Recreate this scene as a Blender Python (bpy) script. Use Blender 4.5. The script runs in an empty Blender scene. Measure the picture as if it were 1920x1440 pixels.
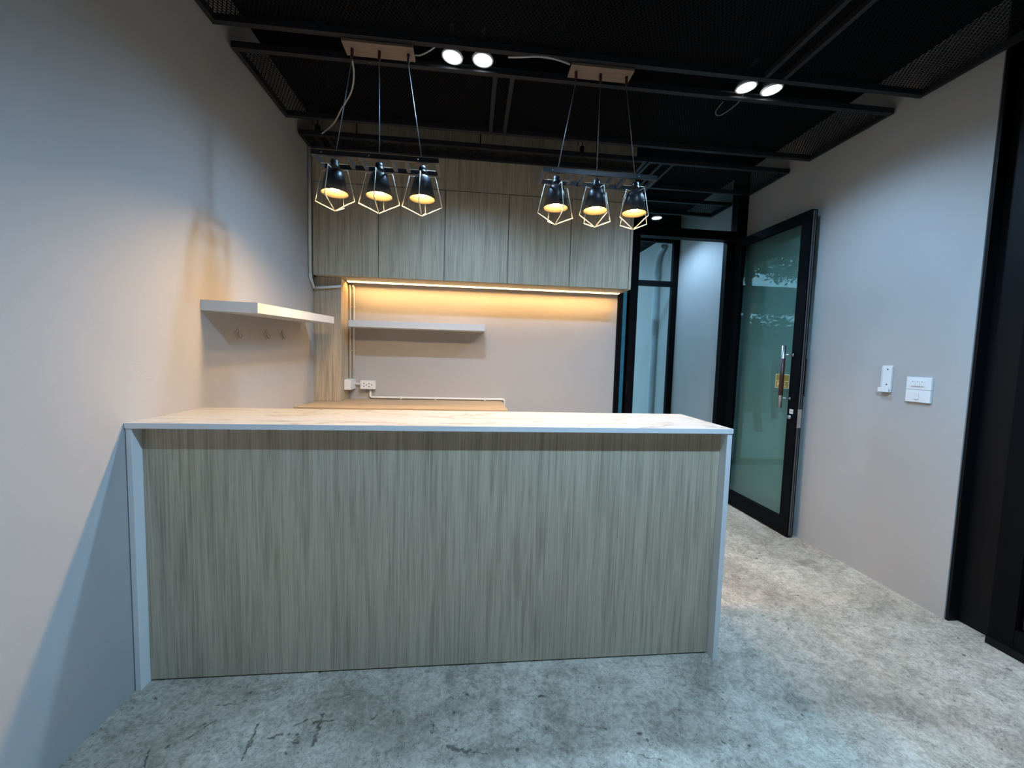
import bpy, bmesh, math, random
from mathutils import Vector, Matrix
random.seed(7)
S = bpy.context.scene
COL = S.collection

# ------------------------------------------------------------------ camera
CAM = Vector((1.1861, 0.0, 1.25))
yaw, pitch, roll, FPX = 0.1031, -0.0705, 0.0284, 754.63
cd = bpy.data.cameras.new('camera'); cam = bpy.data.objects.new('camera', cd); COL.objects.link(cam)
fw = Vector((math.sin(yaw)*math.cos(pitch), math.cos(yaw)*math.cos(pitch), math.sin(pitch)))
r0 = Vector((math.cos(yaw), -math.sin(yaw), 0)); u0 = r0.cross(fw)
rr = r0*math.cos(roll) + u0*math.sin(roll); uu = -r0*math.sin(roll) + u0*math.cos(roll)
M = Matrix((rr, uu, -fw)).transposed().to_4x4(); M.translation = CAM
cam.matrix_world = M
cd.sensor_width = 36; cd.lens = FPX/1920*36; cd.clip_start = 0.02
S.camera = cam

# ------------------------------------------------------------------ world, large lights, exposure
W = bpy.data.worlds.new('sky'); S.world = W; W.use_nodes = True
W.node_tree.nodes['Background'].inputs[0].default_value = (0.42, 0.72, 1.0, 1)
W.node_tree.nodes['Background'].inputs[1].default_value = 4.0
DOWN_W, DOWN_COL = 40.0, (0.37, 0.65, 1.0)        # recessed ceiling spots
FRONT_W = 128.0
BULB_STR, PEND_COL = 900.0, (1.0, 0.60, 0.24)      # bulbs of the pendants
LED_STR, LED_COL = 115.0, (1.0, 0.58, 0.22)         # strip under the wall cabinet
vs = S.view_settings
vs.view_transform = 'Standard'; vs.look = 'None'; vs.gamma = 1.0; vs.use_curve_mapping = False
vs.exposure = 0.0
S.cycles.use_denoising = True; S.cycles.adaptive_threshold = 0.02
S.cycles.max_bounces = 7; S.cycles.diffuse_bounces = 4; S.cycles.transparent_max_bounces = 16
S.cycles.sample_clamp_indirect = 4.0
def portal(name, loc, rot, sx, sy):
    l = bpy.data.lights.new(name, 'AREA'); l.shape = 'RECTANGLE'; l.size = sx; l.size_y = sy
    l.cycles.is_portal = True
    o = bpy.data.objects.new(name, l); COL.objects.link(o); o.location = loc; o.rotation_euler = rot
portal('daylight_portal_rear', (2.5, 4.60, 1.35), (math.radians(-90), 0, 0), 2.0, 2.6)         # faces -Y

# ------------------------------------------------------------------ materials
def mat(name):
    m = bpy.data.materials.new(name); m.use_nodes = True
    nt = m.node_tree; b = nt.nodes['Principled BSDF']
    return m, nt, b
def N(nt, t, **kw):
    n = nt.nodes.new(t)
    for k, v in kw.items(): setattr(n, k, v)
    return n
def L(nt, a, b): nt.links.new(a, b)
def plain(name, col, rough=.5, metal=0.0, spec=.5, bump=0.0, bscale=200, var=0.0, vscale=8):
    m, nt, b = mat(name)
    b.inputs['Base Color'].default_value = (*col, 1); b.inputs['Roughness'].default_value = rough
    b.inputs['Metallic'].default_value = metal; b.inputs['Specular IOR Level'].default_value = spec
    g = N(nt, 'ShaderNodeNewGeometry')
    n = N(nt, 'ShaderNodeTexNoise'); n.inputs['Scale'].default_value = vscale; n.inputs['Detail'].default_value = 4
    L(nt, g.outputs['Position'], n.inputs['Vector'])
    r = N(nt, 'ShaderNodeValToRGB')
    r.color_ramp.elements[0].color = (*[c*(1-var) for c in col], 1); r.color_ramp.elements[1].color = (*[min(1, c*(1+var)) for c in col], 1)
    r.color_ramp.elements[0].position = .3; r.color_ramp.elements[1].position = .7
    L(nt, n.outputs['Fac'], r.inputs['Fac']); L(nt, r.outputs['Color'], b.inputs['Base Color'])
    if bump:
        n2 = N(nt, 'ShaderNodeTexNoise'); n2.inputs['Scale'].default_value = bscale; n2.inputs['Detail'].default_value = 3
        L(nt, g.outputs['Position'], n2.inputs['Vector'])
        bp = N(nt, 'ShaderNodeBump'); bp.inputs['Strength'].default_value = bump; bp.inputs['Distance'].default_value = .002
        L(nt, n2.outputs['Fac'], bp.inputs['Height']); L(nt, bp.outputs['Normal'], b.inputs['Normal'])
    return m
def wood(name, axis='z', light=(0.53, 0.45, 0.325), dark=(0.315, 0.26, 0.18), rough=.5):
    m, nt, b = mat(name)
    g = N(nt, 'ShaderNodeNewGeometry'); mp = N(nt, 'ShaderNodeMapping')
    L(nt, g.outputs['Position'], mp.inputs['Vector'])
    long_, cross = 1.1, 26.0
    mp.inputs['Scale'].default_value = (cross, cross, long_) if axis == 'z' else (long_, cross, cross)
    n1 = N(nt, 'ShaderNodeTexNoise'); n1.inputs['Scale'].default_value = 1.0; n1.inputs['Detail'].default_value = 5; n1.inputs['Roughness'].default_value = .62; n1.inputs['Distortion'].default_value = 1.1
    L(nt, mp.outputs['Vector'], n1.inputs['Vector'])
    mp2 = N(nt, 'ShaderNodeMapping'); L(nt, g.outputs['Position'], mp2.inputs['Vector'])
    mp2.inputs['Scale'].default_value = (150, 150, 3.5) if axis == 'z' else (3.5, 150, 150)
    n2 = N(nt, 'ShaderNodeTexNoise'); n2.inputs['Scale'].default_value = 1.0; n2.inputs['Detail'].default_value = 3; n2.inputs['Distortion'].default_value = .6
    L(nt, mp2.outputs['Vector'], n2.inputs['Vector'])
    mx = N(nt, 'ShaderNodeMix'); mx.data_type = 'FLOAT'; mx.inputs[0].default_value = .5
    L(nt, n1.outputs['Fac'], mx.inputs[2]); L(nt, n2.outputs['Fac'], mx.inputs[3])
    cr = N(nt, 'ShaderNodeValToRGB')
    cr.color_ramp.elements[0].position = .36; cr.color_ramp.elements[1].position = .58
    cr.color_ramp.elements[0].color = (*dark, 1); cr.color_ramp.elements[1].color = (*light, 1)
    L(nt, mx.outputs[0], cr.inputs['Fac']); L(nt, cr.outputs['Color'], b.inputs['Base Color'])
    b.inputs['Roughness'].default_value = rough
    bp = N(nt, 'ShaderNodeBump'); bp.inputs['Strength'].default_value = .12; bp.inputs['Distance'].default_value = .001
    L(nt, mx.outputs[0], bp.inputs['Height']); L(nt, bp.outputs['Normal'], b.inputs['Normal'])
    return m
def concrete(name, stains=()):
    m, nt, b = mat(name)
    g = N(nt, 'ShaderNodeNewGeometry'); P = g.outputs['Position']
    def noise(scale, detail=6, rough=.6, dist=0.0, vec=P):
        n = N(nt, 'ShaderNodeTexNoise'); n.inputs['Scale'].default_value = scale; n.inputs['Detail'].default_value = detail
        n.inputs['Roughness'].default_value = rough; n.inputs['Distortion'].default_value = dist
        L(nt, vec, n.inputs['Vector']); return n.outputs['Fac']
    def ramp(f, p0, c0, p1, c1):
        r = N(nt, 'ShaderNodeValToRGB'); e = r.color_ramp.elements
        e[0].position = p0; e[0].color = (*c0, 1); e[1].position = p1; e[1].color = (*c1, 1)
        L(nt, f, r.inputs['Fac']); return r.outputs['Color']
    def mul(a, c, f=1.0):
        x = N(nt, 'ShaderNodeMix'); x.data_type = 'RGBA'; x.blend_type = 'MULTIPLY'; x.inputs[0].default_value = f
        L(nt, a, x.inputs[6]); L(nt, c, x.inputs[7]); return x.outputs[2]
    base = ramp(noise(2.6, 9, .68, .8), .33, (0.40, 0.345, 0.265), .68, (0.77, 0.68, 0.545))
    mid = ramp(noise(13, 8, .72, 1.4), .35, (.66, .655, .63), .56, (1, 1, 1))
    fine = ramp(noise(70, 5, .7, .5), .36, (.66, .65, .63), .57, (1, 1, 1))
    c = mul(mul(base, mid), fine)
    # scratches: thin bands of strongly distorted noise
    for sc, vsc, rot, w in ((16, (1, 4, 1), .5, .010), (20, (4, 1, 1), -.35, .010), (30, (1, 3, 1), 1.2, .012)):
        mp = N(nt, 'ShaderNodeMapping'); mp.inputs['Rotation'].default_value = (0, 0, rot); mp.inputs['Scale'].default_value = vsc
        L(nt, P, mp.inputs['Vector'])
        f = noise(sc, 3, .55, 1.8, mp.outputs['Vector'])
        sb = N(nt, 'ShaderNodeMath', operation='SUBTRACT'); L(nt, f, sb.inputs[0]); sb.inputs[1].default_value = .5
        ab = N(nt, 'ShaderNodeMath', operation='ABSOLUTE'); L(nt, sb.outputs[0], ab.inputs[0])
        line = N(nt, 'ShaderNodeMath', operation='LESS_THAN'); L(nt, ab.outputs[0], line.inputs[0]); line.inputs[1].default_value = w
        gate = N(nt, 'ShaderNodeMath', operation='GREATER_THAN'); L(nt, noise(3.7+sc*.3, 3, .6), gate.inputs[0]); gate.inputs[1].default_value = .555
        both = N(nt, 'ShaderNodeMath', operation='MULTIPLY'); L(nt, line.outputs[0], both.inputs[0]); L(nt, gate.outputs[0], both.inputs[1])
        c = mul(c, ramp(both.outputs[0], 0, (1, 1, 1), 1, (.42, .41, .39)))
    # pits
    v = N(nt, 'ShaderNodeTexVoronoi'); v.inputs['Scale'].default_value = 13; v.inputs['Randomness'].default_value = 1
    nz = N(nt, 'ShaderNodeTexNoise'); nz.inputs['Scale'].default_value = 26; L(nt, P, nz.inputs['Vector'])
    ad = N(nt, 'ShaderNodeMixRGB'); ad.inputs[0].default_value = .05; L(nt, P, ad.inputs[1]); L(nt, nz.outputs['Color'], ad.inputs[2])
    L(nt, ad.outputs[0], v.inputs['Vector'])
    pit = ramp(v.outputs['Distance'], .06, (.30, .29, .27), .105, (1, 1, 1)); c = mul(c, pit)
    # dark scuffs with a shape of their own (glue and tape left on the slab)
    wob = N(nt, 'ShaderNodeTexNoise'); wob.inputs['Scale'].default_value = 45; wob.inputs['Detail'].default_value = 4; L(nt, P, wob.inputs['Vector'])
    ws = N(nt, 'ShaderNodeVectorMath', operation='MULTIPLY_ADD'); L(nt, wob.outputs['Color'], ws.inputs[0]); ws.inputs[1].default_value = (.03, .03, 0); ws.inputs[2].default_value = (-.015, -.015, 0)
    pw = N(nt, 'ShaderNodeVectorMath', operation='ADD'); L(nt, P, pw.inputs[0]); L(nt, ws.outputs[0], pw.inputs[1])
    acc = None
    for (ax, ay, bx, by, w) in stains:
        A = Vector((ax, ay, 0)); B = Vector((bx, by, 0)); d = B-A; L2 = max(d.length_squared, 1e-6)
        pa = N(nt, 'ShaderNodeVectorMath', operation='SUBTRACT'); L(nt, pw.outputs[0], pa.inputs[0]); pa.inputs[1].default_value = A
        dt = N(nt, 'ShaderNodeVectorMath', operation='DOT_PRODUCT'); L(nt, pa.outputs[0], dt.inputs[0]); dt.inputs[1].default_value = d/L2
        cl = N(nt, 'ShaderNodeClamp'); L(nt, dt.outputs['Value'], cl.inputs[0])
        sc = N(nt, 'ShaderNodeVectorMath', operation='SCALE'); sc.inputs[0].default_value = d; L(nt, cl.outputs[0], sc.inputs['Scale'])
        df = N(nt, 'ShaderNodeVectorMath', operation='DISTANCE'); L(nt, pa.outputs[0], df.inputs[0]); L(nt, sc.outputs[0], df.inputs[1])
        dv = N(nt, 'ShaderNodeMath', operation='DIVIDE'); L(nt, df.outputs['Value'], dv.inputs[0]); dv.inputs[1].default_value = w
        if acc is None: acc = dv.outputs[0]
        else:
            mn = N(nt, 'ShaderNodeMath', operation='MINIMUM'); L(nt, acc, mn.inputs[0]); L(nt, dv.outputs[0], mn.inputs[1]); acc = mn.outputs[0]
    if acc is not None:
        br = N(nt, 'ShaderNodeMath', operation='MULTIPLY_ADD'); L(nt, noise(60, 4, .7), br.inputs[0]); br.inputs[1].default_value = 3.2; br.inputs[2].default_value = -1.25
        sm = N(nt, 'ShaderNodeMath', operation='ADD'); L(nt, acc, sm.inputs[0]); L(nt, br.outputs[0], sm.inputs[1])
        c = mul(c, ramp(sm.outputs[0], .6, (.33, .33, .30), 1.6, (1, 1, 1)))
    L(nt, c, b.inputs['Base Color'])
    rg = ramp(noise(5, 5), .3, (.38,)*3, .7, (.62,)*3); L(nt, rg, b.inputs['Roughness'])
    bp = N(nt, 'ShaderNodeBump'); bp.inputs['Strength'].default_value = .18; bp.inputs['Distance'].default_value = .004
    L(nt, noise(28, 7, .7, .6), bp.inputs['Height']); L(nt, bp.outputs['Normal'], b.inputs['Normal'])
    return m
def marble(name):
    m, nt, b = mat(name)
    g = N(nt, 'ShaderNodeNewGeometry'); mp = N(nt, 'ShaderNodeMapping'); L(nt, g.outputs['Position'], mp.inputs['Vector'])
    mp.inputs['Scale'].default_value = (1.0, 4.2, 1); mp.inputs['Rotation'].default_value = (0, 0, .12); mp.inputs['Location'].default_value = (.35, .2, 0)
    cols = None
    for sc, w, cc in ((1.5, .007, (.52, .43, .32)), (2.7, .004, (.70, .62, .50))):
        n = N(nt, 'ShaderNodeTexNoise'); n.inputs['Scale'].default_value = sc; n.inputs['Detail'].default_value = 4; n.inputs['Distortion'].default_value = .55; n.inputs['Roughness'].default_value = .45
        L(nt, mp.outputs['Vector'], n.inputs['Vector'])
        s = N(nt, 'ShaderNodeMath', operation='SUBTRACT'); L(nt, n.outputs['Fac'], s.inputs[0]); s.inputs[1].default_value = .5
        a = N(nt, 'ShaderNodeMath', operation='ABSOLUTE'); L(nt, s.outputs[0], a.inputs[0])
        r = N(nt, 'ShaderNodeValToRGB'); e = r.color_ramp.elements; e[0].position = 0; e[0].color = (*cc, 1); e[1].position = w*2; e[1].color = (1, 1, 1, 1)
        L(nt, a.outputs[0], r.inputs['Fac'])
        if cols is None: cols = r.outputs['Color']
        else:
            x = N(nt, 'ShaderNodeMix'); x.data_type = 'RGBA'; x.blend_type = 'MULTIPLY'; x.inputs[0].default_value = 1
            L(nt, cols, x.inputs[6]); L(nt, r.outputs['Color'], x.inputs[7]); cols = x.outputs[2]
    x = N(nt, 'ShaderNodeMix'); x.data_type = 'RGBA'; x.blend_type = 'MULTIPLY'; x.inputs[0].default_value = 1
    x.inputs[6].default_value = (.50, .488, .442, 1); L(nt, cols, x.inputs[7]); L(nt, x.outputs[2], b.inputs['Base Color'])
    b.inputs['Roughness'].default_value = .3
    return m
def glass(name, tint, refl=.9):
    m, nt, b = mat(name); out = nt.nodes['Material Output']; nt.nodes.remove(b)
    t = N(nt, 'ShaderNodeBsdfTransparent'); t.inputs[0].default_value = (*tint, 1)
    gl = N(nt, 'ShaderNodeBsdfGlossy'); gl.inputs['Roughness'].default_value = 0.0; gl.inputs['Color'].default_value = (refl, refl, refl, 1)
    f = N(nt, 'ShaderNodeFresnel'); g = N(nt, 'ShaderNodeNewGeometry')
    io = N(nt, 'ShaderNodeMix'); io.data_type = 'FLOAT'; io.inputs[2].default_value = 1.5; io.inputs[3].default_value = 1/1.5   # same reflectance from either face of the thin pane
    L(nt, g.outputs['Backfacing'], io.inputs[0]); L(nt, io.outputs[0], f.inputs['IOR'])
    mx = N(nt, 'ShaderNodeMixShader'); L(nt, f.outputs[0], mx.inputs[0]); L(nt, t.outputs[0], mx.inputs[1]); L(nt, gl.outputs[0], mx.inputs[2])
    L(nt, mx.outputs[0], out.inputs['Surface']); return m
def emit(name, col, s):
    m, nt, b = mat(name)
    b.inputs['Base Color'].default_value = (*[min(1, c) for c in col], 1); b.inputs['Emission Color'].default_value = (*col, 1); b.inputs['Emission Strength'].default_value = s
    return m
STAINS = [(.504, 1.34, .521, 1.214, .008), (.564, 1.285, .602, 1.291, .010), (.62, 1.292, .621, 1.292, .011), (.651, 1.289, .652, 1.289, .011),
          (.647, 1.264, .66, 1.262, .010), (.631, 1.321, .658, 1.339, .008), (.684, 1.327, .747, 1.335, .007), (.704, 1.356, .714, 1.25, .008),
          (.881, 1.323, .885, 1.335, .008), (1.15, 1.337, 1.155, 1.332, .009), (1.46, 1.379, 1.48, 1.375, .010), (1.954, 1.282, 1.956, 1.282, .012),
          (1.085, 1.285, 1.083, 1.268, .007), (1.139, 1.21, 1.199, 1.188, .013), (1.215, 1.187, 1.265, 1.175, .004), (1.707, 1.154, 1.805, 1.118, .003),
          (.36, 1.36, .31, 1.30, .006), (.33, 1.42, .40, 1.42, .005), (.22, 1.27, .25, 1.20, .006)]
M_WALL = plain('wall_paint', (.42, .41, .39), .75, bump=.12, bscale=260, var=.02, vscale=3)
M_BLACKCEIL = plain('black_ceiling_paint', (.003, .0032, .004), .95, spec=.1, var=.2)
M_BLACK = plain('black_painted_steel', (.003, .0032, .004), .55, spec=.2, var=.15, bump=.05)
M_BLACKFIX = plain('black_lamp_metal', (.018, .018, .021), .38, var=.1)
M_PANELBAR = plain('dark_ceiling_bar', (.016, .016, .019), .6, spec=.25, var=.15)
M_MESH = plain('black_expanded_mesh', (.0035, .0035, .0042), .8, spec=.15, var=.1)
M_ALU = plain('dark_door_profile', (.0028, .0028, .0036), .6, spec=.08, var=.1)
M_SEAL = plain('grey_edge_seal', (.09, .085, .085), .5, var=.1)
M_FLOOR = concrete('polished_concrete', STAINS)
M_YARD = plain('yard_concrete', (.30, .30, .29), .8, var=.2)
M_WOODV = wood('ash_laminate_vertical', 'z')
M_WOODH = wood('ash_laminate_horizontal', 'x', light=(.52, .39, .24), dark=(.37, .265, .155))
M_PLY = wood('plywood_plate', 'x', light=(.21, .145, .10), dark=(.16, .11, .075))
M_MARBLE = marble('veined_sintered_stone')
M_WHITE = plain('white_laminate', (.74, .74, .72), .42, var=.01)
M_PLASTIC = plain('white_plastic', (.80, .80, .78), .35, var=.01)
M_PVC = plain('conduit_pvc', (.72, .71, .66), .45, var=.02)
M_DARKHOLE = plain('dark_hole', (.02, .02, .02), .8)
M_GLASS = glass('green_tinted_glass', (.72, .865, .845))
M_CLEAR = glass('clear_glass', (.86, .93, .93))
M_DUSK = glass('smoked_glass', (.14, .22, .24))
M_STEEL = plain('brushed_steel', (.55, .55, .54), .3, metal=1, var=.06, vscale=60)
M_GRIP = plain('dark_wood_grip', (.045, .014, .011), .4, var=.2)
M_GOLD = plain('gold_sign', (.42, .29, .05), .35, metal=.3, var=.05)
M_CREAM = plain('cream_print', (.85, .78, .58), .5)
M_BRASS = plain('pale_brass_wire', (.90, .83, .66), .4, metal=.15, var=.03)
M_SHADEIN = plain('gold_shade_lining', (.042, .038, .024), .7, spec=.1)
M_BULB = emit('warm_bulb', PEND_COL, BULB_STR)
M_LENS = emit('cool_led_lens', (.86, .96, 1.0), 30.0)
M_LED = emit('warm_led_strip', LED_COL, LED_STR)
M_LEDF = emit('warm_led_front', (1.0, .72, .34), 3.0)
M_CABLE = plain('grey_flex_cable', (.42, .41, .38), .5, var=.2, vscale=120)
M_CORD = plain('grey_suspension_cord', (.15, .15, .16), .4, var=.1)
M_REDCAP = plain('dark_red_cord_grip', (.05, .010, .012), .4, var=.1)
M_LEAF = plain('leaf_green', (.07, .14, .045), .5, var=.5, vscale=14)
M_BARK = plain('bark', (.10, .08, .06), .9, var=.3)
M_PRINT = plain('grey_print', (.12, .12, .12), .6)

# ------------------------------------------------------------------ mesh helpers
WL = {}
def base_of(p):
    return WL.get(p.name, Vector((0, 0, 0))) if p else Vector((0, 0, 0))
def link(name, me, m, parent=None, origin=(0, 0, 0), smooth=False):
    """mesh verts are in world space; the object gets its origin at `origin`"""
    o = bpy.data.objects.new(name, me); COL.objects.link(o)
    org = Vector(origin)
    me.transform(Matrix.Translation(-org))
    if m:
        for mm in (m if isinstance(m, (list, tuple)) else [m]): me.materials.append(mm)
    if smooth:
        for p in me.polygons: p.use_smooth = True
    WL[o.name] = org
    o.location = org - base_of(parent)
    if parent: o.parent = parent
    return o
def fin(name, bm, m, parent=None, smooth=False, origin=None):
    bmesh.ops.recalc_face_normals(bm, faces=bm.faces)
    me = bpy.data.meshes.new(name); bm.to_mesh(me); bm.free()
    if origin is None:
        xs = [v.co for v in me.vertices]
        lo = Vector([min(v[i] for v in xs) for i in range(3)]); hi = Vector([max(v[i] for v in xs) for i in range(3)])
        origin = ((lo.x+hi.x)/2, (lo.y+hi.y)/2, lo.z)
    return link(name, me, m, parent, origin, smooth)
def add_box(bm, x0, x1, y0, y1, z0, z1):
    vs = [bm.verts.new((x, y, z)) for z in (z0, z1) for y in (y0, y1) for x in (x0, x1)]
    for f in ((0, 1, 3, 2), (4, 6, 7, 5), (0, 4, 5, 1), (2, 3, 7, 6), (0, 2, 6, 4), (1, 5, 7, 3)): bm.faces.new([vs[i] for i in f])
    return vs
def box(name, x0, x1, y0, y1, z0, z1, m, parent=None, bev=0.0):
    bm = bmesh.new(); add_box(bm, x0, x1, y0, y1, z0, z1)
    if bev: bmesh.ops.bevel(bm, geom=bm.edges[:], offset=bev, segments=2, profile=.7, affect='EDGES')
    return fin(name, bm, m, parent)
def prism(name, pts, z0, z1, m, parent=None, bev=0.0):
    """pts: list of (x,y) or (x,y,dz)"""
    bm = bmesh.new()
    a = [bm.verts.new((p[0], p[1], z0+(p[2] if len(p) > 2 else 0))) for p in pts]; b = [bm.verts.new((p[0], p[1], z1+(p[2] if len(p) > 2 else 0))) for p in pts]
    bm.faces.new(a[::-1]); bm.faces.new(b)
    for i in range(len(pts)): j = (i+1) % len(pts); bm.faces.new((a[i], a[j], b[j], b[i]))
    if bev: bmesh.ops.bevel(bm, geom=bm.edges[:], offset=bev, segments=2, profile=.7, affect='EDGES')
    return fin(name, bm, m, parent)
def add_tube(bm, pts, r, seg=10, cap=True):
    pts = [Vector(p) for p in pts]; rings = []; up = None
    for i, p in enumerate(pts):
        if i == 0: t = pts[1]-pts[0]
        elif i == len(pts)-1: t = pts[-1]-pts[-2]
        else: t = (pts[i+1]-p).normalized()+(p-pts[i-1]).normalized()
        t.normalize()
        if up is None: up = t.orthogonal().normalized()
        up = (up-t*up.dot(t)); up.normalize(); s = t.cross(up)
        rad = r[i] if isinstance(r, (list, tuple)) else r
        rings.append([bm.verts.new(p+(up*math.cos(a)+s*math.sin(a))*rad) for a in [2*math.pi*k/seg for k in range(seg)]])
    for A, B in zip(rings, rings[1:]):
        for k in range(seg): bm.faces.new((A[k], A[(k+1) % seg], B[(k+1) % seg], B[k]))
    if cap: bm.faces.new(rings[0][::-1]); bm.faces.new(rings[-1])
def tube(name, pts, r, m, parent=None, seg=10):
    bm = bmesh.new(); add_tube(bm, pts, r, seg); return fin(name, bm, m, parent, smooth=True)
def lathe(name, prof, cx, cy, m, parent=None, seg=28, closed=False, tilt=None):
    """prof list of (r,z)"""
    bm = bmesh.new(); rings = []
    for r, z in prof: rings.append([bm.verts.new((cx+r*math.cos(2*math.pi*k/seg), cy+r*math.sin(2*math.pi*k/seg), z)) for k in range(seg)])
    pr = list(zip(rings, rings[1:])) + ([(rings[-1], rings[0])] if closed else [])
    for A, B in pr:
        for k in range(seg): bm.faces.new((A[k], A[(k+1) % seg], B[(k+1) % seg], B[k]))
    if not closed: bm.faces.new(rings[0][::-1]); bm.faces.new(rings[-1])
    if tilt:
        ang, axis = tilt; zc = prof[0][1]
        bmesh.ops.rotate(bm, verts=bm.verts[:], cent=(cx, cy, zc), matrix=Matrix.Rotation(ang, 3, axis))
    return fin(name, bm, m, parent, smooth=True)
def smooth_pts(pts, n=8):
    P = [Vector(p) for p in pts]; out = []
    for i in range(len(P)-1):
        p0, p1, p2, p3 = P[max(i-1, 0)], P[i], P[i+1], P[min(i+2, len(P)-1)]
        for k in range(n):
            t = k/n
            out.append(.5*((2*p1)+(-p0+p2)*t+(2*p0-5*p1+4*p2-p3)*t*t+(-p0+3*p1-3*p2+p3)*t**3))
    out.append(P[-1]); return out
def thing(name, loc, label, cat, group=None, kind=None):
    o = bpy.data.objects.new(name, None); COL.objects.link(o); o.location = loc; o.empty_display_size = .1
    WL[o.name] = Vector(loc); return tag(o, label, cat, group, kind)
def tag(o, label=None, cat=None, group=None, kind=None):
    if label: o['label'] = label
    if cat: o['category'] = cat
    if group: o['group'] = group
    if kind: o['kind'] = kind
    return o
def struct(o, label=None):
    o['kind'] = 'structure'
    if label: o['label'] = label
    return o
def sempty(name, loc, label):
    o = bpy.data.objects.new(name, None); COL.objects.link(o); o.location = loc; WL[o.name] = Vector(loc); return struct(o, label)
def text(name, body, size, loc, mtx, m, parent, ext=.0002):
    cu = bpy.data.curves.new(name, 'FONT'); cu.body = body; cu.size = size; cu.align_x = 'CENTER'; cu.align_y = 'CENTER'; cu.extrude = ext
    cu.materials.append(m)
    o = bpy.data.objects.new(name, cu); COL.objects.link(o)
    o.rotation_euler = mtx.to_euler(); o.location = Vector(loc)-base_of(parent); o.parent = parent
    return o

# ------------------------------------------------------------------ room shell
RX = 3.559; ZC = 2.92; ZP = 2.684; YB = 3.398; XW = 2.43; YF = -1.6
YG = 4.53                                     # rear glazing
struct(box('floor', -.15, 3.80, YF-.15, YG+.07, -.12, 0, M_FLOOR), 'worn grey polished concrete floor')
struct(box('wall_left', -.15, 0, YF-.15, YB+.12, 0, ZC+.1, M_WALL), 'plain warm grey painted wall on the left')
struct(box('wall_right', RX, RX+.12, 1.69, 6.0, 0, ZC+.1, M_WALL), 'plain warm grey painted wall on the right')
struct(box('wall_back', 0, XW, YB, YB+.12, 0, ZC+.1, M_WALL), 'plain warm grey wall behind the counter')
struct(box('ceiling', -.15, 3.80, YF-.15, 6.0, ZC+.1, ZC+.2, M_BLACKCEIL), 'black painted ceiling above the mesh panels')
bm = bmesh.new(); add_box(bm, 0, RX, YF, 6.0, ZC, ZC+.1)
struct(fin('ceiling', bm, M_BLACKCEIL), 'black painted soffit above the mesh panels')
struct(box('wall_front', 0, 3.80, YF-.12, YF, 0, ZC, M_WALL), 'plain warm grey wall behind the viewer')

# rear passage
struct(box('wall_passage', 1.38, 1.5, YB+.12, YG+.05, 0, ZC, M_WALL), 'side wall of the passage behind the partition')
yd = box('yard_ground', -6, 3.8, YG+.08, 12, -.12, -.03, M_YARD); struct(yd, 'concrete yard behind the rear glazing')
# far glazing of the passage
fg = sempty('window_1', (2.5, YG, 0), 'black framed glazing at the far end of the passage')
for x0, x1 in ((1.5, 1.56), (2.45, 2.51), (3.49, RX)): box('mullion', x0, x1, YG, YG+.05, 0, 2.78, M_ALU, fg)
for z0, z1 in ((0, .06), (2.10, 2.16), (2.60, 2.66)): box('transom_bar', 1.56, 3.49, YG+.002, YG+.048, z0, z1, M_ALU, fg)
for a, b_ in ((1.56, 2.45), (2.51, 3.49)):
    for z0, z1 in ((.06, 2.10), (2.16, 2.60)):
        box('glass_pane', a, b_, YG+.022, YG+.028, z0, z1, M_CLEAR, fg)
box('head_panel', 1.5, RX, YG+.005, YG+.045, 2.66, ZC, M_BLACKCEIL, fg)
struct(box('ceiling', 1.4, RX, YG+.05, 6.0, 2.77, ZC, M_BLACKCEIL), 'dark soffit over the yard')

# partition between room and passage: jamb, narrow glass, head, transom light, end post
pt = sempty('door_2', (2.9, 3.39, 0), 'black framed doorway with a glazed transom')
Y0, Y1 = 3.375, 3.455
box('jamb_post', 2.432, 2.472, Y0, Y1, 0, ZC, M_ALU, pt)
box('sidelight_glass', 2.472, 2.535, 3.41, 3.416, .08, 2.30, M_DUSK, pt)
box('sidelight_sill', 2.472, 2.535, Y0, Y1, 0, .08, M_ALU, pt)
box('jamb_post', 2.535, 2.60, Y0, Y1, 0, 2.30, M_ALU, pt)
box('latch_keep', 2.530, 2.540, Y0-.006, Y0, .93, 1.06, M_BLACK, pt)
box('door_head', 2.472, 3.462, Y0, Y1, 2.305, 2.38, M_ALU, pt)
box('transom_glass', 2.472, 3.462, 3.41, 3.416, 2.38, 2.90, M_CLEAR, pt)
box('end_post', 3.462, RX-.001, Y0, Y1, 0, ZC, M_ALU, pt)
box('door_stop', 3.40, 3.462, 3.40, Y1, 0, 2.305, M_ALU, pt)

# ------------------------------------------------------------------ open glass door
D = sempty('door_1', (3.462, 3.372, 0), 'open black framed glass door folded back against the right wall')
DW, DT = .785, .042            # built along local +x from the hinge, thickness toward the wall (+y local)
hx, hy = 3.458, 3.368
ang = math.atan2(2.585-hy, 3.463-hx)
def dbox(name, u0, u1, v0, v1, z0, z1, m, parent=D, bev=.0):
    bm = bmesh.new(); add_box(bm, u0, u1, v0, v1, z0, z1)
    if bev: bmesh.ops.bevel(bm, geom=bm.edges[:], offset=bev, segments=2, affect='EDGES')
    bm.transform(Matrix.Translation((hx, hy, 0)) @ Matrix.Rotation(ang, 4, 'Z'))
    return fin(name, bm, m, parent)
def dpt(u, v, z): return Matrix.Translation((hx, hy, 0)) @ Matrix.Rotation(ang, 4, 'Z') @ Vector((u, v, z))
dbox('stile', 0, .078, 0, DT, .012, 2.298, M_ALU)
st = dbox('stile', DW-.082, DW, 0, DT, .012, 2.298, M_ALU)
dbox('rail', .078, DW-.082, 0, DT, .012, .125, M_ALU); dbox('rail', .078, DW-.082, 0, DT, 2.235, 2.298, M_ALU)
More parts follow.
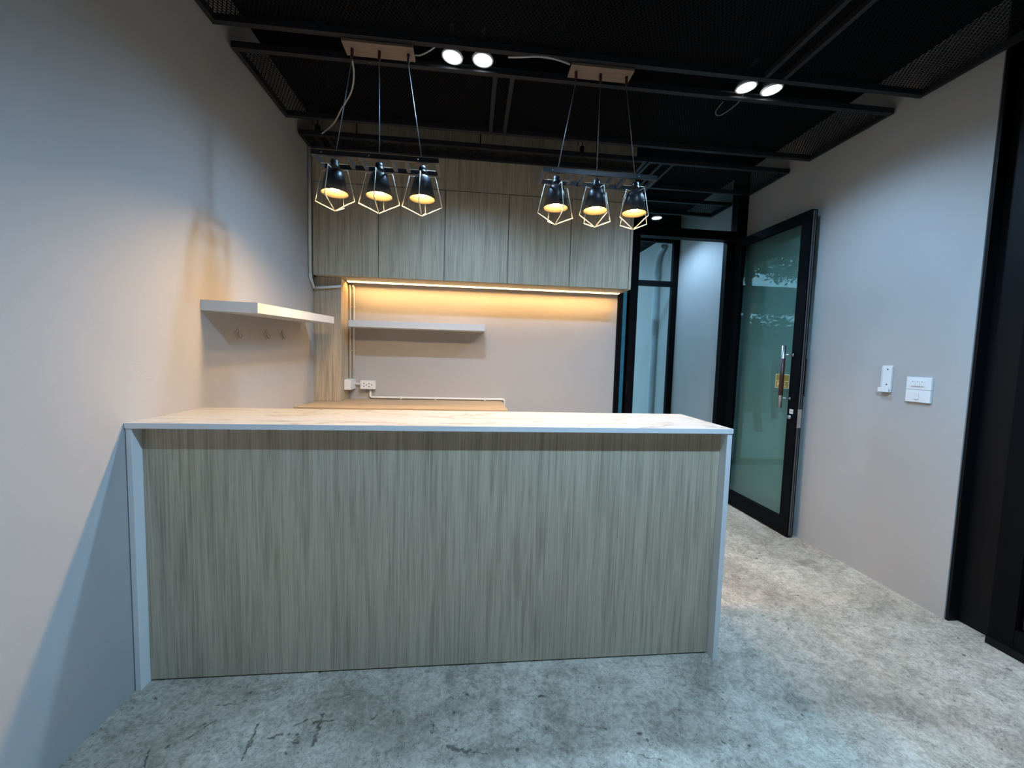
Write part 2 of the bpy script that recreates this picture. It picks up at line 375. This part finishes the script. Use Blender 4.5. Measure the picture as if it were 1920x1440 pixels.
dbox('glass_pane', .07, DW-.074, DT/2-.003, DT/2+.003, .118, 2.243, M_GLASS)
dbox('edge_seal', DW, DW+.003, .010, .018, .02, 2.29, M_SEAL); dbox('edge_seal', DW, DW+.003, .026, .032, .02, 2.29, M_SEAL)
dbox('lock_plate', DW, DW+.004, .006, .036, .80, .93, M_STEEL)
for side, v in (('near', -.052), ('far', DT+.034)):
    uh = DW-.095 if side == 'near' else DW-.05
    hnd = tube('pull_handle', [dpt(uh, v, .930), dpt(uh, v, 1.375)], .0135, M_STEEL, D, 16)
    hnd['label'] = 'steel pull bar with dark wood grip'
    tube('grip', [dpt(uh, v, 1.02), dpt(uh, v, 1.285)], .0142, M_GRIP, hnd, 16)
    vs0 = -.0005 if side == 'near' else DT+.0005
    for z in (1.00, 1.31):
        bm = bmesh.new(); add_tube(bm, [dpt(uh, v, z), dpt(uh+.03, vs0, z)], .006, 10)
        add_tube(bm, [dpt(uh+.028, vs0-(.004 if side == 'near' else -.004), z), dpt(uh+.03, vs0, z)], .011, 12)
        fin('standoff', bm, M_STEEL, hnd, smooth=True)
# push/pull plate on the glass, sticker and key cylinder on the stile
sg = dbox('sign_plate', DW-.232, DW-.110, DT/2-.006, DT/2-.0035, 1.07, 1.165, M_GOLD, D, .001); sg['label'] = 'small gold pull sign on the glass'
dbox('sign_border', DW-.236, DW-.106, DT/2-.0045, DT/2-.0032, 1.066, 1.169, M_CREAM, sg)
dbox('sign_divider', DW-.232, DW-.110, DT/2-.0066, DT/2-.006, 1.116, 1.119, M_CREAM, sg)
# text faces -v (into the room): local x runs along -u? seen from the room the hinge is on the left, so text runs along +u
ux = (dpt(1, 0, 0)-dpt(0, 0, 0)).normalized(); vn = -(dpt(0, 1, 0)-dpt(0, 0, 0)).normalized()
TM = Matrix((ux, Vector((0, 0, 1)), vn)).transposed()
text('lettering', '\u0e14\u0e36\u0e07', .040, dpt(DW-.171, DT/2-.0072, 1.139), TM, M_CREAM, sg)
text('lettering', 'PULL', .040, dpt(DW-.171, DT/2-.0072, 1.092), TM, M_CREAM, sg)
sk = dbox('sticker', DW-.062, DW-.030, -.0012, 0, .893, .925, M_PLASTIC); sk['label'] = 'small white sticker'
text('lettering', 'AB', .018, dpt(DW-.046, -.0018, .909), TM, M_PRINT, sk)
tube('key_cylinder', [dpt(DW-.05, .0, .868), dpt(DW-.05, -.014, .868)], .014, M_STEEL, D, 16)

# ------------------------------------------------------------------ right side: steel column and the dark sliding door
col = thing('steel_column', (3.66, 1.60, 0), 'black steel column at the end of the right wall', 'column')
box('flange', 3.564, 3.72, 1.676, 1.688, 0, ZC, M_BLACK, col)
box('web', 3.62, 3.72, 1.545, 1.676, 0, ZC, M_BLACK, col)
box('flange', 3.60, 3.72, 1.530, 1.545, 0, ZC, M_BLACK, col)
sd = sempty('door_3', (3.60, .4, 0), 'black framed sliding door with dark shutter behind')
box('track', 3.558, 3.70, YF, 1.528, 0, .035, M_BLACK, sd)
for y0, y1 in ((1.44, 1.526), (.42, .50), (-.62, -.54)): box('stile', 3.565, 3.61, y0, y1, .036, 2.62, M_ALU, sd)
box('head_rail', 3.56, 3.70, YF, 1.528, 2.62, ZC, M_ALU, sd)
for y0, y1 in ((.50, 1.44), (-.54, .42), (YF, -.62)):
    box('bottom_rail', 3.566, 3.609, y0, y1, .036, .12, M_ALU, sd)
    box('glass_pane', 3.585, 3.591, y0, y1, .12, 2.62, M_DUSK, sd)
sh = sempty('wall_shutter', (3.72, 0, 0), 'dark roller shutter behind the sliding door')
slat = None
for k in range(29):
    z = .036+k*.089
    if slat is None:
        bm = bmesh.new()
        prof = [(3.735, z), (3.716, z+.02), (3.710, z+.043), (3.716, z+.066), (3.735, z+.086), (3.75, z+.086), (3.75, z)]
        a = [bm.verts.new((x, YF, zz)) for x, zz in prof]; b_ = [bm.verts.new((x, 1.52, zz)) for x, zz in prof]
        bm.faces.new(a); bm.faces.new(b_[::-1])
        for i in range(len(prof)): j = (i+1) % len(prof); bm.faces.new((a[i], a[j], b_[j], b_[i]))
        slat = fin('shutter_slat', bm, M_SEAL, sh)
    else:
        o = slat.copy(); COL.objects.link(o); o.location = slat.location+Vector((0, 0, k*.089)); o.parent = sh
box('backing', 3.76, 3.80, YF, 1.69, 0, ZC, M_BLACK, sh)

# ------------------------------------------------------------------ ceiling mesh panels
def mesh_ribbons(bm, x0, x1, y0, y1, z, pitch=.0155, w=.0042, h=.0014, angs=(58, -58)):
    for a in angs:
        t = math.radians(a); d = Vector((math.cos(t), math.sin(t))); n = Vector((-d.y, d.x))
        cs = [n.dot(Vector(c)) for c in ((x0, y0), (x1, y0), (x0, y1), (x1, y1))]
        k = math.ceil(min(cs)/pitch)
        while k*pitch < max(cs):
            p = n*(k*pitch); lo, hi = -1e9, 1e9
            for (o_, dd, mn, mx_) in ((p.x, d.x, x0, x1), (p.y, d.y, y0, y1)):
                ta, tb = (mn-o_)/dd, (mx_-o_)/dd
                lo = max(lo, min(ta, tb)); hi = min(hi, max(ta, tb))
            k += 1
            if hi-lo < .01: continue
            q = n*(w/2); zt = z+(h if a > 0 else 0); ns = max(1, int((hi-lo)/.06)); pv = None
            for i in range(ns+1):
                A = p+d*(lo+(hi-lo)*i/ns)
                r4 = [bm.verts.new((A.x-q.x, A.y-q.y, zt)), bm.verts.new((A.x+q.x, A.y+q.y, zt)), bm.verts.new((A.x+q.x, A.y+q.y, zt+h)), bm.verts.new((A.x-q.x, A.y-q.y, zt+h))]
                if pv:
                    for e in range(4): bm.faces.new((pv[e], pv[(e+1) % 4], r4[(e+1) % 4], r4[e]))
                pv = r4
BW = .028
def mesh_panel(x0, x1, y0, y1, label, cross=(), group='black mesh ceiling panels'):
    p = thing('ceiling_mesh_panel', ((x0+x1)/2, (y0+y1)/2, ZP), label, 'ceiling panel', group)
    box('frame_bar', x0, x1, y0, y0+BW, ZP, ZP+.03, M_PANELBAR, p); box('frame_bar', x0, x1, y1-BW, y1, ZP, ZP+.03, M_PANELBAR, p)
    box('frame_bar', x0, x0+.022, y0+BW, y1-BW, ZP, ZP+.03, M_PANELBAR, p); box('frame_bar', x1-.022, x1, y0+BW, y1-BW, ZP, ZP+.03, M_PANELBAR, p)
    for cx in cross: box('cross_bar', cx-.011, cx+.011, y0+BW, y1-BW, ZP+.002, ZP+.028, M_PANELBAR, p)
    bm = bmesh.new(); mesh_ribbons(bm, x0+.01, x1-.01, y0+.012, y1-.012, ZP+.031)
    o = fin('expanded_mesh', bm, M_MESH, p); o['kind'] = 'stuff'
    for cx in (x0+.35, (x0+x1)/2, x1-.35):
        tube('hanger_rod', [(cx, (y0+y1)/2, ZP+.03), (cx, (y0+y1)/2, ZC)], .004, M_BLACK, p, 8)
    return p
mesh_panel(.012, RX-.010, .92, 2.03, 'widest black mesh ceiling panel, reaching past the top edge of the picture', (2.64, 2.74))
mesh_panel(.012, RX-.010, 2.163, 2.74, 'black mesh ceiling panel just behind the four round ceiling spots', (1.281, 1.371))
mesh_panel(.012, XW, 2.92, 3.112, 'narrow black mesh ceiling panel in front of the wood above the cabinet doors', (.11, .19))
mesh_panel(XW+.012, RX-.010, 2.92, 3.37, 'short black mesh ceiling panel between the cabinet end and the right wall', (2.55, 2.64))
mesh_panel(1.51, RX-.010, 3.60, 3.92, 'black mesh ceiling panel seen through the transom glass')
# hanger brackets on the narrow panel
for x, y, lab in ((1.945, 2.93, 'small black hanger bracket above the right pendant light'), (.13, 2.935, 'small black hanger bracket with cable ends near the left wall')):
    hb = thing('hanger_bracket', (x, y, ZP+.03), lab, 'bracket', 'hanger brackets')
    box('clip', x-.012, x+.012, y-.012, y+.02, ZP+.0305, ZP+.07, M_BLACK, hb)
    tube('rod', [(x, y, ZP+.07), (x, y, ZC)], .0035, M_BLACK, hb, 8)
    tube('rod', [(x-.03, y, ZP+.07), (x-.02, y, ZC)], .0025, M_BLACK, hb, 8)

# ------------------------------------------------------------------ recessed spots
def downlight(x, y, label, power, group, tilt=0.0, tx='Y', z=ZP+.012, r=.052):
    d = thing('ceiling_spotlight', (x, y, z), label, 'spotlight', group)
    T = (tilt, tx)
    lathe('trim_ring', [(r*.86, z), (r, z), (r*1.02, z+.006), (r*.95, z+.012), (r*.86, z+.010)], x, y, M_PLASTIC, d, closed=True, tilt=T)
    lathe('lens', [(.001, z+.003), (r*.55, z+.003), (r*.855, z+.006), (r*.855, z+.010), (.001, z+.010)], x, y, M_LENS, d, tilt=T)
    lathe('housing', [(r*.85, z+.0125), (r*.80, z+.06), (r*.4, z+.075), (.001, z+.075)], x, y, M_BLACK, d, tilt=T)
    box('mount_bar', x-.008, x+.008, y-.085, y+.07, z+.088, z+.094, M_BLACK, d)
    l = bpy.data.lights.new('spot_lamp', 'SPOT'); l.energy = power; l.color = DOWN_COL; l.spot_size = math.radians(150); l.spot_blend = .65; l.shadow_soft_size = .035
    o = bpy.data.objects.new('spot_lamp', l); COL.objects.link(o); o.location = (0, 0, -.02); o.parent = d
    return d
g1 = 'round white ceiling spots in view'
downlight(1.064, 2.10, 'first round ceiling spot from the left, left half of the pair above the counter middle', DOWN_W, g1, .10)
downlight(1.213, 2.10, 'second round ceiling spot from the left, right half of the pair above the counter middle', DOWN_W, g1, .04)
downlight(2.603, 2.10, 'left half of the pair of ceiling spots near the right wall', DOWN_W, g1, -.10)
downlight(2.748, 2.10, 'right half of the pair of ceiling spots near the right wall, last in the row', DOWN_W, g1, -.10)
g2 = 'ceiling spots over the shop window side'
for x, lab in ((2.0, 'left one of its pair'), (2.15, 'right one of its pair')):
    downlight(x, .55, 'round ceiling spot in the next gap towards the shop door, '+lab, FRONT_W, g2)
downlight(3.05, 4.07, 'cool ceiling spot seen through the transom glass', 60.0, 'passage spot')

# ------------------------------------------------------------------ pendant lights
def pendant(cx, px0, px1, label, rots):
    yc, zb = 2.045, 2.133; hl = .285; y0, y1 = 1.97, 2.12; h = .022; t = .014
    t_ = thing('pendant_light', (cx, yc, zb), label, 'pendant light', 'three-lamp pendant lights over the counter')
    pl = box('mounting_plate', px0, px1, 2.026, 2.120, ZP-.014, ZP-.002, M_PLY, t_, .001); pl['label'] = 'plain wood mounting plate'
    for ya, yb_, nm in ((y0, y0+t, 'long_bar'), (y1-t, y1, 'long_bar')):
        o = box(nm, cx-hl, cx+hl, ya, yb_, zb, zb+h, M_BLACKFIX, t_, .0008)
        if ya == y0:
            for sx in (-.24, -.03, .19):
                tube('screw', [(cx+sx, y0-.0015, zb+h/2), (cx+sx, y0+.001, zb+h/2)], .003, M_STEEL, o, 8)
    for x in (-hl, hl-t): box('end_bar', cx+x, cx+x+t, y0+t, y1-t, zb, zb+h, M_BLACKFIX, t_)
    for x in (-.135, -.072, .068, .131): box('cross_bar', cx+x-.008, cx+x+.008, y0+t, y1-t, zb+.002, zb+h-.002, M_BLACKFIX, t_)
    pm = (px0+px1)/2
    for i, (sx, wx) in enumerate(((-.205, -.125), (0, 0), (.203, .135))):
        lx = cx+sx
        gx = pm+wx
        tube('cord_grip', [(gx, 2.073, ZP-.014), (gx, 2.073, ZP-.024), (gx, 2.07, ZP-.052), (gx+.001, 2.07, ZP-.064)], [.008, .0075, .007, .002], M_REDCAP, t_, 12)
        tube('suspension_cord', [(gx, 2.07, ZP-.06), (lx, yc, zb+.018)], .0022, M_CORD, t_, 8)
        # the lamp itself
        sk_ = lathe('lamp_socket', [(.006, zb+.016), (.017, zb+.012), (.019, zb-.002), (.0185, zb-.010), (.0215, zb-.012), (.0215, zb-.022), (.019, zb-.024), (.019, zb-.045), (.010, zb-.047)], lx, yc, M_BLACKFIX, t_)
        tube('support_rod', [(lx-.062, yc, zb-.004), (lx+.062, yc, zb-.004)], .0016, M_BRASS, sk_, 8)
        ro, zt, zr = .063, zb-.030, 1.992
        shd = lathe('lamp_shade', [(.021, zt), (.034, zt-.006), (.040, zt-.016), (ro, zr), (ro-.002, zr), (.038, zt-.018), (.032, zt-.009), (.021, zt-.004)], lx, yc, M_BLACKFIX, t_, 32, closed=True)
        lathe('shade_lining', [(ro-.0022, zr+.001), (.0378, zt-.0185), (.031, zt-.0095), (.0195, zt-.006), (.0195, zt-.008), (.030, zt-.0115), (.0365, zt-.0205), (ro-.0034, zr+.001)], lx, yc, M_SHADEIN, shd, 32, closed=True)
        lathe('bulb', [(.008, zt-.004), (.012, zt-.022), (.024, zt-.050), (.0285, zt-.066), (.025, zt-.083), (.014, zt-.094), (.001, zt-.097)], lx, yc, M_BULB, shd, 24)
        cg = None
        rot = rots[i]
        for k in range(4):
            a = rot+k*math.pi/2; ca, sa = math.cos(a), math.sin(a)
            pr = [(.019, zb-.036), (.062, zb-.034), (.096, 1.957), (.001, 1.912)]
            bm = bmesh.new(); P = [(lx+r*ca, yc+r*sa, z) for r, z in pr]
            add_tube(bm, P[:2], .0016, 8); add_tube(bm, P[1:3], .0018, 8); add_tube(bm, P[2:], .0022, 8)
            w_ = fin('cage_wire', bm, M_BRASS, t_ , smooth=True)
    return t_
pendant(.732, .562, .885, 'left black ladder-frame pendant with three caged cone lamps', (-1.72, -1.60, -1.62))
pendant(1.797, 1.644, 1.962, 'right black ladder-frame pendant with three caged cone lamps', (-1.35, -1.22, -1.15))

# cables along the ceiling
def cable(name, pts, r, label, m=M_CABLE):
    o = tube(name, smooth_pts(pts), r, m, None, 8); return tag(o, label, 'cable', 'loose cables under the ceiling')
cable('flex_cable', [(.889, 2.080, ZP-.008), (.915, 2.065, ZP-.016), (.955, 2.042, ZP-.012), (.985, 2.03, ZP+.002)], .0035, 'short pale cable from the left wood plate towards the spots')
cable('flex_cable', [(1.335, 2.036, ZP-.004), (1.40, 2.0, ZP-.022), (1.47, 1.975, ZP-.030), (1.55, 1.99, ZP-.022), (1.636, 2.036, ZP-.006)], .0045, 'ribbed grey cable arching between the spots and the right wood plate')
cable('flex_cable', [(.571, 2.150, ZP+.012), (.560, 2.24, ZP-.02), (.505, 2.38, ZP-.03), (.40, 2.56, ZP-.02), (.335, 2.68, ZP-.012), (.262, 2.81, ZP+.01), (.17, 2.90, ZP+.0)], .0045, 'long pale cable running back from the left wood plate to the narrow panel')
cable('flex_cable', [(2.54, 2.20, ZP-.004), (2.53, 2.25, ZP-.03), (2.57, 2.27, ZP-.035), (2.62, 2.20, ZP-.01), (2.625, 2.15, ZP+.02)], .003, 'dark looped wire beside the right pair of spots', M_SEAL)

# ------------------------------------------------------------------ wall cabinet with wood panel above
cb = thing('wall_cabinet', (1.215, 3.25, 1.80), 'long ash wood wall cabinet with five flush doors and a tall wood panel above', 'cabinet')
YCF = 3.119
box('carcass', .026, XW-.0205, YCF+.030, YB-.001, 1.800, 2.465, M_WOODV, cb)
xs = [.026, .489, .972, 1.450, 1.933, 2.408]
for a, b_ in zip(xs, xs[1:]): box('door', a+.0028, b_-.0028, YCF, YCF+.019, 1.800, 2.458, M_WOODV, cb, .0008)
box('end_panel', 2.410, XW, YCF, YB-.001, 1.797, ZC-.001, M_WOODV, cb, .0006)
box('upper_panel', .026, 2.409, YCF+.002, YCF+.021, 2.4635, ZC-.001, M_WOODV, cb, .0006)
box('filler_strip', .002, .0245, YCF+.012, YCF+.020, 1.800, ZC-.001, M_WOODV, cb)
# LED strip
ls = thing('led_strip', (1.28, 3.31, 1.79), 'glowing warm light strip under the wall cabinet', 'light strip')
box('channel', .215, 2.405, 3.302, 3.324, 1.7965, 1.7995, M_PVC, ls)
box('channel_lip', .215, 2.405, 3.3215, 3.3240, 1.7880, 1.7964, M_PVC, ls)
box('diffuser', .217, 2.403, 3.3045, 3.3165, 1.7920, 1.7964, M_LED, ls)
box('diffuser_front', .217, 2.403, 3.3015, 3.3044, 1.7880, 1.7964, M_LEDF, ls)
box('end_cap', .2095, .2148, 3.300, 3.326, 1.788, 1.7995, M_PLASTIC, ls)
box('end_cap', 2.4052, 2.4095, 3.300, 3.326, 1.788, 1.7995, M_PLASTIC, ls)
# column
tag(box('wood_column', .0015, .200, 3.197, YB-.001, .8635, 1.7985, M_WOODV, None, .001), 'ash wood boxed column in the corner under the wall cabinet', 'column')
# back worktop
wt = thing('back_worktop', (.73, 3.1, 0), 'ash wood worktop against the back wall behind the counter', 'worktop')
box('top', .002, 1.455, 2.83, YB-.001, .838, .862, M_WOODH, wt, .001)
box('side_panel', .004, .026, 2.86, YB-.002, 0, .8375, M_WOODV, wt); box('side_panel', 1.425, 1.449, 2.86, YB-.002, 0, .8375, M_WOODV, wt)
box('back_rail', .027, 1.424, 3.36, 3.38, .60, .8375, M_WOODV, wt)

# ------------------------------------------------------------------ shelves and hooks
tag(prism('wall_shelf', [(.0005, 1.914, 0), (.215, 1.962, 0), (.215, 2.995, .031), (.0005, 2.995, .031)], 1.410, 1.457, M_WHITE, None, .0012), 'white floating shelf on the left wall above three small hooks', 'shelf', 'white floating shelves')
tag(box('wall_shelf', .252, 1.290, 3.20, YB-.0005, 1.436, 1.486, M_WHITE, None, .0012), 'white floating shelf on the back wall above the double socket', 'shelf', 'white floating shelves')
for y, z, lab in ((2.194, 1.322, 'diamond-shaped wall hook nearest the counter'), (2.484, 1.333, 'middle diamond-shaped wall hook of the three'), (2.684, 1.339, 'diamond-shaped wall hook nearest the corner')):
    hk = thing('wall_hook', (.0005, y, z-.03), lab, 'hook', 'adhesive hooks under the left shelf')
    bm = bmesh.new(); s = .030
    a = [bm.verts.new((.0005, y+dy*s, z+dz*s)) for dy, dz in ((0, 1), (1, 0), (0, -1), (-1, 0))]
    b_ = [bm.verts.new((.003, y+dy*s*.94, z+dz*s*.94)) for dy, dz in ((0, 1), (1, 0), (0, -1), (-1, 0))]
    bm.faces.new(a); bm.faces.new(b_[::-1])
    for i in range(4): bm.faces.new((a[i], a[(i+1) % 4], b_[(i+1) % 4], b_[i]))
    fin('base_plate', bm, plain('clear_hook_plate', (.42, .40, .37), .2) if y < 2.2 else bpy.data.materials['clear_hook_plate'], hk)
    tube('hook', smooth_pts([(.004, y, z+.010), (.007, y, z-.012), (.016, y, z-.022), (.024, y, z-.014), (.024, y, z-.004)], 5), .0032, M_STEEL, hk, 8)

# ------------------------------------------------------------------ conduits, junction box, sockets
cn = thing('conduit_pipe', (.012, 3.10, 1.78), 'pale surface conduit running down beside the wall cabinet and across the wood column', 'conduit')
tube('vertical_run', [(.0115, 3.104, 2.70), (.0115, 3.104, 1.80)], .0105, M_PVC, cn, 12)
tube('elbow', smooth_pts([(.0115, 3.104, 1.80), (.0115, 3.106, 1.782), (.0115, 3.118, 1.768)], 4), .0118, M_PVC, cn, 12)
tube('wall_run', [(.0115, 3.118, 1.768), (.0115, 3.176, 1.712)], .0095, M_PVC, cn, 12)
tube('column_run', [(.0115, 3.181, 1.711), (.06, 3.185, 1.716), (.205, 3.185, 1.733)], .0095, M_PVC, cn, 12)
c2 = thing('conduit_pipe', (.222, 3.37, 1.0), 'pair of thin conduits dropping from the light strip to the junction box', 'conduit')
for i, x in enumerate((.2115, .240)):
    tube('pipe', smooth_pts([(x-.004*i-.0, 3.372, 1.776), (x, 3.382, 1.755), (x, 3.3865, 1.735)], 4)+[Vector((x, 3.3865, 1.027))], .0085, M_PVC, c2, 10)
for z in (1.60, 1.25): box('saddle_clip', .202, .251, 3.390, 3.3975, z, z+.012, M_PVC, c2)
jb = thing('junction_box', (.226, 3.33, .95), 'white square junction box at the foot of the thin conduits', 'junction box')
box('body', .2015, .252, 3.262, YB-.0005, .945, 1.026, M_PLASTIC, jb, .003)
box('lid', .2030, .2505, 3.256, 3.262, .947, 1.024, M_PLASTIC, jb, .002)
tube('link_pipe', [(.2525, 3.386, .983), (.3, 3.386, .983)], .010, M_PVC, jb, 12)
so = thing('double_socket', (.358, 3.38, .945), 'white double wall socket above the back worktop', 'socket')
box('plate', .300, .416, 3.352, YB-.0005, .945, 1.015, M_PLASTIC, so, .004)
for cx in (.338, .378):
    for dx, dz in ((-.009, .011), (-.009, -.011), (.010, 0)):
        tube('socket_hole', [(cx+dx, 3.3515, .980+dz), (cx+dx, 3.3535, .980+dz)], .0042, M_DARKHOLE, so, 10)
c3 = thing('conduit_pipe', (.9, 3.385, .87), 'thin conduit along the wall just above the back worktop', 'conduit')
tube('pipe', [(.372, 3.3865, .9445), (.372, 3.3865, .892)]+[(.374, 3.3865, .882), (.384, 3.3865, .876)]+[(1.46, 3.3865, .876), (1.470, 3.3865, .872), (1.475, 3.3865, .86), (1.475, 3.3865, .45)], .0095, M_PVC, c3, 12)
for x in (.62, .90, 1.31): box('saddle_clip', x-.007, x+.007, 3.375, 3.3975, .8645, .8875, M_PVC, c3)

# switches and holder on the right wall
sw = thing('light_switch', (RX, 1.898, 1.065), 'white stacked double switch plate on the right wall', 'switch')
XS = RX-.0005
up = box('upper_plate', XS-.012, XS, 1.838, 1.958, 1.131, 1.197, M_PLASTIC, sw, .002); up['label'] = 'upper plate with a row of three rockers'
lo = box('lower_plate', XS-.012, XS, 1.838, 1.958, 1.064, 1.1295, M_PLASTIC, sw, .002); lo['label'] = 'lower plate with one rocker'
box('rocker_frame', XS-.014, XS-.0121, 1.866, 1.934, 1.147, 1.181, M_PLASTIC, up, .0006)
for k in range(3): box('rocker', XS-.0165, XS-.0141, 1.868+k*.022, 1.888+k*.022, 1.149, 1.179, M_PLASTIC, up, .0008)
for k in range(3): box('indicator', XS-.0172, XS-.0166, 1.877+k*.022, 1.880+k*.022, 1.171, 1.175, M_SEAL, up)
box('rocker', XS-.0165, XS-.0121, 1.890, 1.912, 1.080, 1.113, M_PLASTIC, lo, .0008)
rh = thing('remote_holder', (RX, 2.068, 1.10), 'empty white remote control holder left of the switch plate', 'holder')
box('back_plate', XS-.006, XS, 2.040, 2.096, 1.118, 1.254, M_PLASTIC, rh, .0015)
box('side_lip', XS-.012, XS-.0062, 2.0925, 2.0965, 1.105, 1.25, M_PLASTIC, rh, .0008)
box('side_lip', XS-.012, XS-.0062, 2.0395, 2.0435, 1.105, 1.25, M_PLASTIC, rh, .0008)
bm = bmesh.new(); add_box(bm, XS-.024, XS, 2.038, 2.098, 1.104, 1.1085); add_box(bm, XS-.026, XS-.0235, 2.038, 2.098, 1.104, 1.128)
fin('cup', bm, M_PLASTIC, rh)
for z in (1.232, 1.146): tube('screw', [(XS-.0060, 2.068, z), (XS-.0072, 2.068, z)], .0042, M_SEAL, rh, 10)

# ------------------------------------------------------------------ reception counter
ct = thing('reception_counter', (1.12, 1.7, 0), 'ash wood reception counter with white marble-look top and white side panels', 'counter')
CW, CF, CBK, ZT = 2.241, 1.50, 1.911, .981
tp = box('countertop', .0015, CW, CF, CBK, ZT-.020, ZT, [M_MARBLE, M_WHITE], ct, .0015)
for p in tp.data.polygons:
    if p.normal.z < .5: p.material_index = 1           # plain polished edge; tp['label'] = 'white marble-look top with fine veins'
def side(x0, x1, yin):
    bm = bmesh.new()
    prof = [(CF+.003, 0), (CBK-.003, 0), (CBK-.003, ZT-.0205), (CF+.003, ZT-.0205)]
    a = [bm.verts.new((x0, y, z)) for y, z in prof]; b_ = [bm.verts.new((x1, y, z)) for y, z in prof]
    bm.faces.new(a); bm.faces.new(b_[::-1])
    for i in range(4): bm.faces.new((a[i], a[(i+1) % 4], b_[(i+1) % 4], b_[i]))
    bmesh.ops.bevel(bm, geom=bm.edges[:], offset=.0012, segments=1, affect='EDGES')
    return fin('side_panel', bm, M_WHITE, ct)
side(.003, .0225, 0); side(CW-.0225, CW-.001, 0)
box('front_panel', .0235, CW-.0235, 1.5465, 1.5645, .006, ZT-.021, M_WOODV, ct, .0006)
box('inner_shelf', .0235, CW-.0235, 1.565, 1.89, .52, .538, M_WHITE, ct)
box('inner_divider', 1.11, 1.128, 1.565, 1.89, .02, .519, M_WHITE, ct)
box('plinth', .0235, CW-.0235, 1.566, 1.58, .0, .019, M_WOODV, ct)

# ------------------------------------------------------------------ yard: drain pipe and trees (mirrored in the open door's glass)
dp = thing('drain_pipe', (3.52, 5.0, -.03), 'grey-white drain pipe on the yard wall beyond the far glazing', 'drain pipe')
M_DRAIN = plain('drain_pvc', (.42, .45, .46), .5, var=.05)
tube('pipe', smooth_pts([(3.515, 5.0, -.03), (3.515, 5.0, 1.2), (3.515, 5.0, 2.35)], 4)+smooth_pts([(3.515, 5.0, 2.42), (3.515, 4.98, 2.52), (3.515, 4.92, 2.60), (3.515, 4.84, 2.64)], 4), .036, M_DRAIN, dp, 16)
lathe('coupling', [(.040, 2.28), (.043, 2.285), (.043, 2.35), (.040, 2.355)], 3.515, 5.0, M_DRAIN, dp)
def tree(x, y, h, rad, zc, label, n, seed):
    R = random.Random(seed)
    t = thing('garden_tree', (x, y, -.03), label, 'tree', 'garden trees beyond the yard')
    tube('trunk', smooth_pts([(x, y, -.03), (x+.05, y+.03, h*.35), (x-.06, y, h*.75)], 5), .07, M_BARK, t, 10)
    bm = bmesh.new()
    for k in range(n):
        while True:
            p = Vector((R.uniform(-1, 1), R.uniform(-1, 1), R.uniform(-1, 1)))
            if .15 < p.length < 1: break
        c = Vector((x+p.x*rad, y+p.y*rad, zc+p.z*rad*.9)); s = R.uniform(.05, .11)
        d = Vector((R.gauss(0, 1), R.gauss(0, 1), R.gauss(-.4, .6))).normalized(); q = d.orthogonal().normalized()
        q.rotate(Matrix.Rotation(R.uniform(0, 6.28), 3, d))
        vs_ = [bm.verts.new(c), bm.verts.new(c+d*s*.5+q*s*.28), bm.verts.new(c+d*s), bm.verts.new(c+d*s*.5-q*s*.28)]
        bm.faces.new(vs_)
    o = fin('foliage', bm, M_LEAF, t); o['kind'] = 'stuff'
    return t
tree(-.05, 8.2, 3.0, .60, 3.55, 'leafy tree mirrored in the door glass, first one behind the yard', 2600, 3)
tree(-1.30, 8.5, 3.0, .60, 3.60, 'leafy tree mirrored in the door glass, second one behind the yard', 2600, 5)
tree(.35, 6.9, 1.5, .48, 1.95, 'low leafy shrub mirrored in the door glass', 1100, 8)
struct(box('wall_yard', -6, 3.0, 9.6, 9.75, -.03, 2.2, plain('yard_wall_render', (.10, .13, .13), .8, var=.2)), 'dark rendered wall at the back of the yard')
struct(box('trim_1', -6, 3.0, 9.5, 9.9, 2.52, 3.15, M_BLACK), 'dark roof fascia behind the yard wall')
